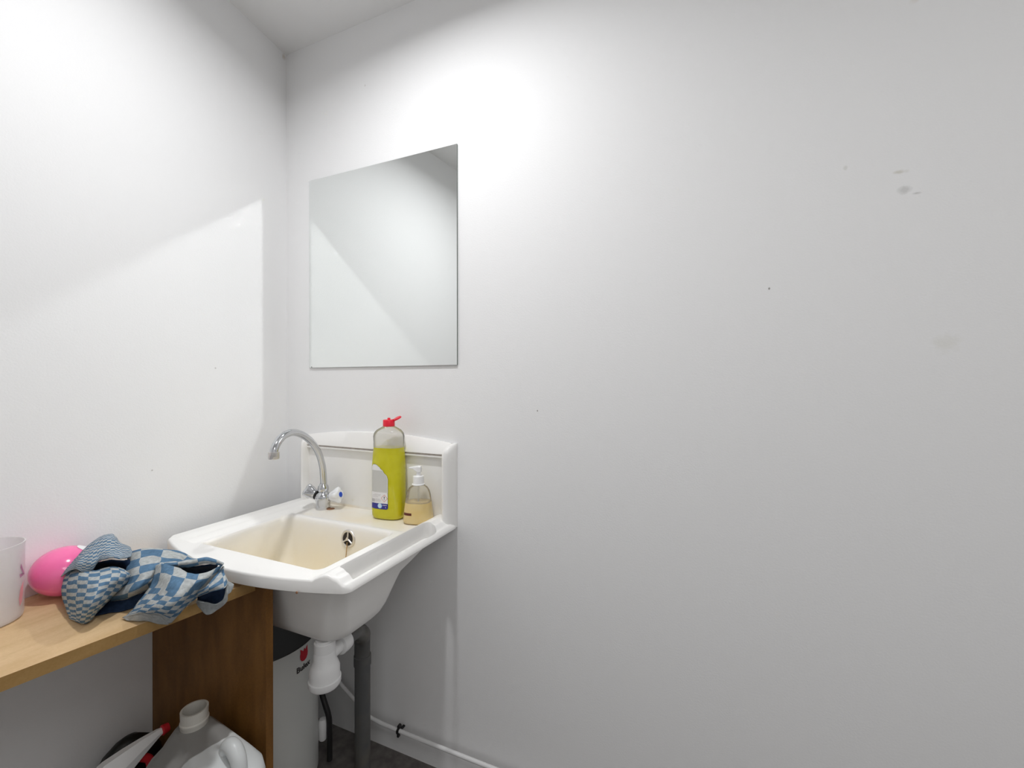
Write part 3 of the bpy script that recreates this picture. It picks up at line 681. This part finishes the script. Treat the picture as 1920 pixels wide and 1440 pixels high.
# ------------------------------------------------------------------ tea towel
TOWEL = [
    ('dash', [[(-1.193, -0.694, 0.825), (-1.172, -0.684, 0.835), (-1.111, -0.684, 0.84), (-1.1, -0.664, 0.842), (-1.078, -0.653, 0.836), (-1.062, -0.651, 0.83)],
         [(-1.197, -0.698, 0.81), (-1.115, -0.708, 0.833), (-1.053, -0.708, 0.843), (-1.039, -0.687, 0.843), (-1.04, -0.669, 0.834), (-1.068, -0.644, 0.82)],
         [(-1.182, -0.706, 0.79), (-1.085, -0.721, 0.816), (-1.027, -0.722, 0.828), (-1.031, -0.698, 0.826), (-1.049, -0.675, 0.812), (-1.078, -0.65, 0.798)],
         [(-1.151, -0.711, 0.774), (-1.074, -0.725, 0.796), (-1.024, -0.729, 0.808), (-1.026, -0.713, 0.806), (-1.056, -0.689, 0.792), (-1.096, -0.664, 0.78)],
         [(-1.123, -0.718, 0.767), (-1.073, -0.726, 0.778), (-1.038, -0.729, 0.786), (-1.039, -0.718, 0.784), (-1.064, -0.701, 0.776), (-1.093, -0.681, 0.768)],
         [(-1.116, -0.72, 0.762), (-1.086, -0.722, 0.763), (-1.065, -0.72, 0.764), (-1.062, -0.712, 0.765), (-1.078, -0.7, 0.764), (-1.088, -0.69, 0.763)]]),
    ('fine', [[(-1.212, -0.698, 0.815), (-1.15, -0.7, 0.844), (-1.126, -0.696, 0.84), (-1.115, -0.686, 0.842), (-1.115, -0.676, 0.856), (-1.095, -0.666, 0.862), (-1.08, -0.654, 0.858), (-1.106, -0.627, 0.848)],
         [(-1.205, -0.691, 0.828), (-1.15, -0.696, 0.854), (-1.129, -0.69, 0.858), (-1.116, -0.682, 0.862), (-1.118, -0.669, 0.87), (-1.109, -0.656, 0.872), (-1.108, -0.641, 0.864), (-1.126, -0.616, 0.852)],
         [(-1.209, -0.673, 0.846), (-1.18, -0.674, 0.862), (-1.166, -0.668, 0.87), (-1.167, -0.655, 0.876), (-1.166, -0.642, 0.88), (-1.16, -0.632, 0.878), (-1.146, -0.627, 0.868), (-1.149, -0.607, 0.852)],
         [(-1.264, -0.64, 0.842), (-1.234, -0.644, 0.856), (-1.226, -0.637, 0.868), (-1.225, -0.626, 0.874), (-1.212, -0.62, 0.878), (-1.203, -0.614, 0.876), (-1.181, -0.612, 0.862), (-1.175, -0.599, 0.848)],
         [(-1.3227, -0.593, 0.8), (-1.3228, -0.592, 0.81), (-1.3244, -0.581, 0.815), (-1.3255, -0.573, 0.82), (-1.327, -0.563, 0.82), (-1.3278, -0.557, 0.82), (-1.295, -0.563, 0.82), (-1.266, -0.558, 0.815)]]),
    ('dark', [[(-1.137, -0.681, 0.84), (-1.136, -0.669, 0.846), (-1.116, -0.657, 0.85), (-1.099, -0.643, 0.846), (-1.116, -0.625, 0.84)],
         [(-1.17, -0.668, 0.825), (-1.177, -0.649, 0.82), (-1.162, -0.635, 0.82), (-1.125, -0.632, 0.822), (-1.106, -0.628, 0.824)],
         [(-1.197, -0.66, 0.81), (-1.188, -0.644, 0.805), (-1.173, -0.631, 0.805), (-1.134, -0.628, 0.808), (-1.107, -0.628, 0.81)]]),
    ('big', [[(-1.3, -0.543, 0.785), (-1.276, -0.533, 0.79), (-1.256, -0.516, 0.79), (-1.22, -0.501, 0.79), (-1.182, -0.484, 0.785), (-1.143, -0.486, 0.78)],
         [(-1.181, -0.597, 0.832), (-1.155, -0.59, 0.84), (-1.135, -0.575, 0.842), (-1.112, -0.557, 0.836), (-1.087, -0.537, 0.826), (-1.07, -0.525, 0.81)],
         [(-1.128, -0.622, 0.83), (-1.104, -0.614, 0.838), (-1.093, -0.596, 0.84), (-1.064, -0.584, 0.836), (-1.055, -0.562, 0.826), (-1.052, -0.541, 0.81)],
         [(-1.089, -0.643, 0.822), (-1.06, -0.635, 0.832), (-1.051, -0.62, 0.834), (-1.048, -0.598, 0.83), (-1.049, -0.575, 0.818), (-1.05, -0.552, 0.806)],
         [(-1.07, -0.651, 0.808), (-1.038, -0.646, 0.822), (-1.027, -0.634, 0.824), (-1.046, -0.61, 0.816), (-1.053, -0.588, 0.806), (-1.052, -0.564, 0.796)],
         [(-1.077, -0.67, 0.788), (-1.036, -0.664, 0.802), (-1.021, -0.65, 0.81), (-1.031, -0.625, 0.809), (-1.06, -0.599, 0.798), (-1.065, -0.582, 0.79)],
         [(-1.098, -0.665, 0.772), (-1.056, -0.654, 0.782), (-1.044, -0.637, 0.788), (-1.056, -0.612, 0.788), (-1.072, -0.593, 0.782), (-1.071, -0.578, 0.776)]]),
    ('dark', [[(-1.117, -0.682, 0.776), (-1.1, -0.664, 0.774), (-1.068, -0.654, 0.778), (-1.055, -0.634, 0.782), (-1.057, -0.603, 0.784)],
         [(-1.104, -0.687, 0.766), (-1.082, -0.672, 0.767), (-1.058, -0.658, 0.768), (-1.055, -0.638, 0.768), (-1.061, -0.608, 0.769)],
         [(-1.082, -0.698, 0.762), (-1.067, -0.679, 0.762), (-1.052, -0.665, 0.762), (-1.049, -0.645, 0.762), (-1.051, -0.62, 0.763)]]),
    ('D', [[(-1.049, -0.61, 0.832), (-1.012, -0.612, 0.842), (-0.959, -0.615, 0.844), (-0.914, -0.616, 0.84), (-0.899, -0.602, 0.84), (-0.902, -0.564, 0.84)],
         [(-1.028, -0.624, 0.82), (-0.967, -0.635, 0.838), (-0.916, -0.641, 0.842), (-0.891, -0.632, 0.838), (-0.883, -0.614, 0.834), (-0.911, -0.569, 0.826)],
         [(-1.015, -0.635, 0.806), (-0.946, -0.651, 0.825), (-0.896, -0.66, 0.832), (-0.881, -0.649, 0.829), (-0.889, -0.624, 0.82), (-0.915, -0.585, 0.808)],
         [(-1.002, -0.663, 0.788), (-0.945, -0.671, 0.805), (-0.901, -0.674, 0.814), (-0.877, -0.666, 0.814), (-0.893, -0.64, 0.803), (-0.918, -0.607, 0.79)],
         [(-1.013, -0.674, 0.77), (-0.964, -0.677, 0.788), (-0.92, -0.679, 0.797), (-0.893, -0.672, 0.797), (-0.894, -0.654, 0.788), (-0.928, -0.62, 0.774)],
         [(-1.019, -0.68, 0.764), (-0.981, -0.677, 0.777), (-0.948, -0.672, 0.783), (-0.922, -0.667, 0.782), (-0.911, -0.657, 0.766), (-0.937, -0.627, 0.764)]]),
    ('plain', [[(-1.019, -0.68, 0.764), (-0.982, -0.676, 0.776), (-0.95, -0.672, 0.782), (-0.923, -0.667, 0.781), (-0.911, -0.657, 0.766)],
         [(-1.006, -0.681, 0.762), (-0.985, -0.675, 0.763), (-0.965, -0.667, 0.763), (-0.941, -0.662, 0.762), (-0.919, -0.656, 0.76)]]),
    ('big', [[(-1.019, -0.606, 0.834), (-0.984, -0.603, 0.838), (-0.952, -0.599, 0.841), (-0.923, -0.589, 0.849), (-0.907, -0.577, 0.847), (-0.897, -0.568, 0.841)],
         [(-1.008, -0.613, 0.842), (-0.975, -0.609, 0.848), (-0.949, -0.601, 0.852), (-0.924, -0.588, 0.858), (-0.904, -0.577, 0.854), (-0.894, -0.567, 0.844)],
         [(-1.025, -0.605, 0.839), (-0.999, -0.597, 0.844), (-0.97, -0.589, 0.849), (-0.942, -0.577, 0.853), (-0.921, -0.567, 0.849), (-0.906, -0.56, 0.84)],
         [(-1.064, -0.585, 0.822), (-1.049, -0.571, 0.822), (-1.029, -0.556, 0.822), (-1.008, -0.539, 0.822), (-0.98, -0.534, 0.822), (-0.949, -0.535, 0.822)]]),
    ('dark', [[(-1.017, -0.6, 0.832), (-0.991, -0.597, 0.834), (-0.958, -0.591, 0.836), (-0.932, -0.582, 0.842), (-0.916, -0.566, 0.84)],
         [(-1.048, -0.581, 0.815), (-1.033, -0.569, 0.81), (-1.006, -0.561, 0.81), (-0.987, -0.549, 0.81), (-0.962, -0.537, 0.815)],
         [(-1.062, -0.571, 0.8), (-1.042, -0.564, 0.795), (-1.019, -0.554, 0.792), (-0.996, -0.544, 0.792), (-0.976, -0.529, 0.798)]]),
    ('dash', [[(-0.904, -0.613, 0.806), (-0.891, -0.602, 0.816), (-0.9, -0.579, 0.824), (-0.912, -0.56, 0.83), (-0.91, -0.557, 0.833)],
         [(-0.902, -0.612, 0.802), (-0.881, -0.605, 0.812), (-0.876, -0.591, 0.818), (-0.88, -0.576, 0.821), (-0.886, -0.568, 0.822)],
         [(-0.91, -0.606, 0.794), (-0.886, -0.601, 0.802), (-0.871, -0.592, 0.806), (-0.864, -0.584, 0.808), (-0.875, -0.572, 0.81)]]),
    ('plain', [[(-0.875, -0.572, 0.81), (-0.873, -0.575, 0.796), (-0.879, -0.577, 0.78), (-0.891, -0.584, 0.77), (-0.918, -0.588, 0.77), (-0.938, -0.593, 0.773)],
         [(-0.883, -0.564, 0.802), (-0.875, -0.57, 0.788), (-0.882, -0.571, 0.77), (-0.896, -0.579, 0.755), (-0.913, -0.588, 0.747), (-0.948, -0.588, 0.764)]]),
    ('dark', [[(-0.935, -0.594, 0.786), (-0.912, -0.584, 0.792), (-0.896, -0.574, 0.796), (-0.895, -0.56, 0.798)],
         [(-0.943, -0.589, 0.774), (-0.926, -0.576, 0.774), (-0.906, -0.567, 0.778), (-0.898, -0.559, 0.784)],
         [(-0.952, -0.585, 0.764), (-0.926, -0.576, 0.758), (-0.904, -0.569, 0.762), (-0.901, -0.559, 0.77)]]),
    ('plain', [[(-0.92, -0.549, 0.808), (-0.908, -0.553, 0.806), (-0.898, -0.554, 0.802), (-0.886, -0.551, 0.796)],
         [(-0.904, -0.557, 0.798), (-0.896, -0.558, 0.796), (-0.889, -0.558, 0.793), (-0.885, -0.553, 0.793)],
         [(-0.891, -0.564, 0.782), (-0.888, -0.563, 0.782), (-0.886, -0.56, 0.784), (-0.888, -0.556, 0.787)]]),
]

def towel_mat(name, kind):
    m = mat(name, (.5, .5, .5), .95, spec=.1); nt = m.node_tree; b = nt.nodes['Principled BSDF']
    uv = nt.nodes.new('ShaderNodeTexCoord').outputs['UV']
    blue, pale, dark = (.10, .185, .29, 1), (.42, .44, .44, 1), (.02, .03, .06, 1)
    def checker(sx, sy, off=(0, 0, 0)):
        mp = nt.nodes.new('ShaderNodeMapping'); mp.inputs['Scale'].default_value = (sx, sy, 1); mp.inputs['Location'].default_value = off
        c = nt.nodes.new('ShaderNodeTexChecker'); c.inputs['Scale'].default_value = 1
        nt.links.new(uv, mp.inputs[0]); nt.links.new(mp.outputs[0], c.inputs[0]); return c.outputs['Fac']
    mx = nt.nodes.new('ShaderNodeMixRGB'); mx.inputs[1].default_value = pale; mx.inputs[2].default_value = blue
    if kind == 'big': nt.links.new(checker(1 / 3.9, 1 / 3.6, (.2, .35, .5)), mx.inputs[0])
    elif kind == 'dash': nt.links.new(checker(1 / 3.0, 1 / .95, (.3, .2, .5)), mx.inputs[0])
    elif kind == 'fine': nt.links.new(checker(1 / .95, 1 / .8, (.3, .2, .5)), mx.inputs[0])
    else: mx.inputs[0].default_value = .08
    col = mx.outputs[0]
    if kind == 'dark': mx.inputs[0].default_value = 1; mx.inputs[2].default_value = (.022, .04, .085, 1)  # near-black navy paints the shadow inside and under the folds
    # woven fuzz
    tc = nt.nodes.new('ShaderNodeTexCoord'); n = nt.nodes.new('ShaderNodeTexNoise'); n.inputs['Scale'].default_value = 140; n.inputs['Detail'].default_value = 3
    nt.links.new(tc.outputs['Object'], n.inputs['Vector'])
    r = nt.nodes.new('ShaderNodeMapRange'); r.inputs[1].default_value = .3; r.inputs[2].default_value = .7; r.inputs[3].default_value = .78; r.inputs[4].default_value = 1.12
    nt.links.new(n.outputs['Fac'], r.inputs[0])
    ml = nt.nodes.new('ShaderNodeMixRGB'); ml.blend_type = 'MULTIPLY'; ml.inputs[0].default_value = 1
    nt.links.new(col, ml.inputs[1]); nt.links.new(r.outputs[0], ml.inputs[2]); nt.links.new(ml.outputs[0], b.inputs['Base Color'])
    bp = nt.nodes.new('ShaderNodeBump'); bp.inputs['Strength'].default_value = .5; bp.inputs['Distance'].default_value = .0015
    nt.links.new(n.outputs['Fac'], bp.inputs['Height']); nt.links.new(bp.outputs[0], b.inputs['Normal'])
    return m
TM = [towel_mat('towel_big_checks', 'big'), towel_mat('towel_dashes', 'dash'), towel_mat('towel_fine_checks', 'fine'), towel_mat('towel_plain_hem', 'plain'), towel_mat('towel_fold_shade', 'dark')]
TI = {'big': 0, 'dash': 1, 'fine': 2, 'plain': 3, 'dark': 4}
def cr(p, t):
    """Catmull-Rom through a list of vectors, t in 0..len-1"""
    i = min(int(t), len(p) - 2); f = t - i
    a, b_, c, d = p[max(i - 1, 0)], p[i], p[i + 1], p[min(i + 2, len(p) - 1)]
    return .5 * ((2 * b_) + (c - a) * f + (2 * a - 5 * b_ + 4 * c - d) * f * f + (3 * b_ - a - 3 * c + d) * f ** 3)
from mathutils import noise as mnoise
bm = bmesh.new(); uvl = bm.loops.layers.uv.new('UVMap')
for kind, grid in TOWEL:
    rows = [[Vector(q) for q in r] for r in grid]
    nr, nc = (len(rows) - 1) * 7, (len(rows[0]) - 1) * 7
    wdt = sum((rows[len(rows) // 2][i + 1] - rows[len(rows) // 2][i]).length for i in range(len(rows[0]) - 1)) * 100
    hgt = sum((rows[j + 1][len(rows[0]) // 2] - rows[j][len(rows[0]) // 2]).length for j in range(len(rows) - 1)) * 100
    V = []
    for j in range(nr + 1):
        tv = j / nr * (len(rows) - 1); line = []
        rr = [cr([rows[a][c] for a in range(len(rows))], tv) for c in range(len(rows[0]))]
        for i in range(nc + 1):
            q = cr(rr, i / nc * (len(rows[0]) - 1))
            w_ = mnoise.noise_vector(q * 38) * .0022 + mnoise.noise_vector(q * 90) * .0009
            q = q + w_
            if q.z < .7612 and q.x < fx(q.y) + .001: q.z = .7612
            q.x = max(q.x, wx(q.y) + .003)
            line.append(bm.verts.new(q))
        V.append(line)
    for j in range(nr):
        for i in range(nc):
            f = bm.faces.new((V[j][i], V[j][i + 1], V[j + 1][i + 1], V[j + 1][i]))
            k_ = kind
            if kind == 'D': k_ = 'big' if j / nr < .42 else ('dash' if j / nr < .86 else 'plain')
            f.material_index = TI[k_]
            for lp, (a, c) in zip(f.loops, ((i, j), (i + 1, j), (i + 1, j + 1), (i, j + 1))):
                lp[uvl].uv = (a / nc * wdt + c / nr * (2.0 if kind == 'D' else .6), c / nr * hgt)
me = bpy.data.meshes.new('tea_towel'); bm.to_mesh(me); bm.free()
for m_ in TM: me.materials.append(m_)
me.polygons.foreach_set('use_smooth', [True] * len(me.polygons))
tw = bpy.data.objects.new('tea_towel', me); COL.objects.link(tw)
sm_ = tw.modifiers.new('thickness', 'SOLIDIFY'); sm_.thickness = .0024; sm_.offset = 0
tag(tw, 'crumpled blue and grey checked tea towel lying on the wooden shelf', 'towel')

# ------------------------------------------------------------------ under the basin
HX, HY, HR, HZ = -1.205, -.254, .1555, .450
ht = thing('water_heater', (HX, HY, 0), 'white cylindrical water heater with black top standing under the washbasin', 'water heater')
bm = bmesh.new(); lathe(bm, [(.145, .0), (.152, .006), (HR, .020), (HR, HZ)], (HX, HY, 0), 72); finish('tank', bm, M['heater'], ht)
bm = bmesh.new(); lathe(bm, [(HR - .001, HZ), (HR - .002, HZ + .0015), (.05, HZ + .002), (.001, HZ + .002)], (HX, HY, 0), 72); finish('tank_top', bm, M['heater_top'], ht)
def hp(s, z, e):  # s: distance round the tank from the logo's centre line, seen from outside left to right
    a = math.radians(6.5) + s / HR; r = HR + .0006 + e; return Vector((HX + r * math.cos(a), HY + r * math.sin(a), z))
bm = bmesh.new()
tul = [(0, -.020), (.009, -.017), (.0145, -.009), (.0155, .001), (.0135, .012), (.0150, .022), (.0085, .0165), (.0055, .0115), (.0010, .0190), (-.0035, .0110), (-.0085, .0165), (-.0150, .0215), (-.0135, .011), (-.0155, .001), (-.0145, -.009), (-.009, -.017)]
cv = bm.verts.new(hp(0, .424, .0004)); vs = [bm.verts.new(hp(s * .95, .424 + z * .95, .0004)) for s, z in tul]
for i in range(len(vs)): bm.faces.new((cv, vs[i], vs[(i + 1) % len(vs)]))
lg = finish('flame_logo', bm, M['logo_red'], ht, smooth=False); lg['label'] = 'red tulip shaped logo'
text_mesh('lettering', 'Bulex', .0225, M['logo_black'], ht, lambda u, v, w: hp(u - .027, v + .3815, w + .0004), .0003)
bm = bmesh.new(); tube(bm, [(-1.125, -.105, .212), (-1.108, -.115, .200), (-1.090, -.120, .178), (-1.076, -.120, .145), (-1.073, -.120, .10), (-1.073, -.12, .01)], .0085, 14)
h_ = finish('drain_hose', bm, M['black_rubber'], ht); h_['label'] = 'black bent hose at the tank side'
bm = bmesh.new(); lathe(bm, [(.010, -.06), (.013, -.055), (.0135, .0), (.010, .006), (.001, .007)], (-1.094, -.128, .135), 16); finish('valve', bm, M['white_plastic'], ht)

tr = thing('drain_trap', (-.815, -.38, .486), 'white plastic bottle trap hanging under the washbasin drain', 'drain trap')
KX, KY = -.822, -.373
bm = bmesh.new()
lathe(bm, [(.0205, .6005), (.0205, .585), (.0200, .545)], (KX, KY, 0), 32); finish('tail_pipe', bm, M['pipe_white'], tr)
bm = bmesh.new(); lathe(bm, [(.0225, .596), (.0245, .594), (.0245, .572), (.0215, .569)], (KX, KY, 0), 32); finish('coupling_nut', bm, M['pipe_white'], tr)
bm = bmesh.new(); lathe(bm, [(.024, .572), (.0255, .566), (.0255, .552), (.031, .540), (.0345, .530), (.0345, .504)], (KX, KY, 0), 36)
bd = Vector((-.10, 1, .02)).normalized()
lathe(bm, [(.017, 0), (.017, .060), (.020, .063)], (KX, KY, .553), 28, bd); finish('trap_body', bm, M['pipe_white'], tr)
bm = bmesh.new(); lathe(bm, [(.0345, .506), (.0375, .505), (.0375, .494), (.034, .488), (.022, .486), (.001, .486)], (KX, KY, 0), 36); finish('trap_cup', bm, M['pipe_white'], tr)
bm = bmesh.new(); e0 = Vector((KX, KY, .553)) + bd * .054; lathe(bm, [(.0185, -.006), (.0245, -.005), (.0255, .010), (.0245, .022), (.0185, .023)], e0, 28, bd); finish('coupling_nut', bm, M['pipe_white'], tr)

bm = bmesh.new()
e1 = e0 + bd * .022
tube(bm, [e1, e1 + bd * .03, (-.868, -.218, .522), (-.912, -.150, .468), (-.942, -.116, .430), (-.955, -.102, .385), (-.956, -.10, .33), (-.956, -.10, .2), (-.956, -.10, .0)], lambda t_: .0195 if t_ < .3 else .0235, 22)
wp = tag(finish('waste_pipe', bm, M['pipe_grey']), 'grey plastic waste pipe bending down to the floor behind the trap', 'pipe')
bm = bmesh.new(); lathe(bm, [(.0235, .0), (.0262, .001), (.0262, .03), (.0235, .032)], (-.956, -.10, .335), 24); c = finish('pipe_collar', bm, M['pipe_grey'], wp)

bm = bmesh.new(); tube(bm, [(-1.33, -.03, .330), (-1.20, -.03, .240), (-1.119, -.03, .184), (-1.054, -.03, .144), (-1.0, -.03, .112), (-.96, -.03, .104), (-.877, -.03, .101), (-.5, -.03, .0995), (2.05, -.03, .0995)], .0062, 12)
pp = tag(finish('water_pipe', bm, M['pipe_white']), 'thin white water pipe clipped low along the back wall', 'pipe')
for x in (-.872, -.1, .7, 1.5):
    bm = bmesh.new(); box(bm, (x - .004, -.038, .094), (x + .004, -.0005, .098), .0006)
    lathe(bm, [(.0064, -.004), (.0085, -.004), (.0085, .004), (.0064, .004)], (x, -.03, .0998), 16, (1, 0, 0))
    lathe(bm, [(.004, 0), (.006, .002), (.005, .012), (.001, .013)], (x, -.0195, .112), 10, (0, -1, 0)); box(bm, (x - .003, -.036, .082), (x + .004, -.026, .094), .001)
    finish('pipe_clip', bm, M['black_rubber'], pp)

# canister
CN = Vector((-.965, -.572, 0)); CR = math.radians(-6)
cn = thing('plastic_canister', CN, 'large milky white plastic canister with open neck and grip under the shelf', 'canister')
cpl = place(CN.x, CN.y, 0, CR)
def crr(hx, hy, r, n=10):
    pts = []
    for (sx, sy, a0) in ((1, 1, 0), (-1, 1, 90), (-1, -1, 180), (1, -1, 270)):
        for k in range(n + 1):
            a = math.radians(a0 + 90 * k / n); pts.append((sx * (hx - r) + r * math.cos(a), sy * (hy - r) + r * math.sin(a)))
    return pts
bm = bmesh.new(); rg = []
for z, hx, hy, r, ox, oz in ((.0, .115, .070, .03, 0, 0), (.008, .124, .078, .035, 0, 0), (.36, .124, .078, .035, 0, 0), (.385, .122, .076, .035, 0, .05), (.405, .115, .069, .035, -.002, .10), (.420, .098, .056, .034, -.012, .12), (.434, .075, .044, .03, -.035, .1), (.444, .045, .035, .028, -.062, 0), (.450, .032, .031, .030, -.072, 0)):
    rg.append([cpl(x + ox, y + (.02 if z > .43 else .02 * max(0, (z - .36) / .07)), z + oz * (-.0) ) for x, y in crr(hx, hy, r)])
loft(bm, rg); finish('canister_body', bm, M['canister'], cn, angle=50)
nk = cpl(-.072, .022, .448)
bm = bmesh.new(); lathe(bm, [(.027, -.01), (.0260, .008), (.0275, .010), (.0275, .014), (.0258, .016), (.0265, .038), (.0225, .038), (.0225, .0)], nk, 36, cap=False)
c_ = finish('neck', bm, mat('canister_neck_plastic', (.60, .58, .53), .4), cn); c_['label'] = 'open threaded neck without cap'
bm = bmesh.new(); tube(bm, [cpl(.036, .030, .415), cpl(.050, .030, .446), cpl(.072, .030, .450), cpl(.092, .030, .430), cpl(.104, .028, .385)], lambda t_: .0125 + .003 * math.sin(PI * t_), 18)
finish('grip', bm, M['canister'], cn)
# spray bottle beside the canister
SB = Vector((-1.178, -.632, 0))
sb = thing('spray_bottle', SB, 'white trigger spray bottle with red trigger leaning by the canister', 'spray bottle')
bm = bmesh.new(); lathe(bm, [(.036, 0), (.038, .006), (.038, .23), (.032, .265), (.018, .295), (.014, .315)], SB, 28); finish('bottle_body', bm, M['white_plastic'], sb)
bm = bmesh.new(); lathe(bm, [(.016, .310), (.017, .312), (.017, .330), (.014, .332)], SB, 20); finish('collar', bm, M['red_dark'], sb)
bm = bmesh.new(); rg = []; spl = place(SB.x, SB.y, .045, math.radians(84))
for x, hw_, z0, z1 in ((-.050, .012, .300, .318), (-.040, .020, .290, .334), (-.010, .024, .284, .346), (.025, .022, .300, .350), (.055, .016, .318, .352), (.085, .010, .334, .352), (.095, .007, .337, .350)):
    rg.append([spl(x, y, z) for y, z in ((-hw_, z0 + .003), (0, z0), (hw_, z0 + .003), (hw_, (z0 + z1) / 2), (hw_ * .35, z1), (-hw_ * .35, z1), (-hw_, (z0 + z1) / 2))])
loft(bm, rg); finish('spray_head', bm, M['white_plastic'], sb, angle=25)
bm = bmesh.new(); lathe(bm, [(.010, 0), (.012, .002), (.010, .014), (.004, .015)], spl(.094, 0, .343), 12, spl(1, 0, 0) - spl(0, 0, 0)); finish('nozzle', bm, M['red_dark'], sb)
bm = bmesh.new(); tube(bm, [spl(.045, 0, .318), spl(.068, -.004, .298), spl(.072, -.008, .272), spl(.080, -.010, .250)], .0085, 12); finish('trigger', bm, M['red_dark'], sb)

# black sack on the floor
BB = Vector((-1.277, -.556, 0))
bm = bmesh.new(); rg = []
for i, (z, r) in enumerate(((0, .08), (.01, .10), (.08, .112), (.16, .115), (.24, .110), (.29, .095), (.325, .070), (.345, .035), (.352, .012))):
    rg.append([(BB.x + .42 * r * math.cos(a) * (1 + .07 * math.sin(3 * a + i)) , BB.y + r * .70 * math.sin(a) * (1 + .06 * math.cos(5 * a + i)), z) for a in [2 * PI * k / 40 for k in range(40)]])
loft(bm, rg); tag(finish('rubbish_sack', bm, M['black_bag']), 'black plastic sack in the dark under the shelf', 'sack')
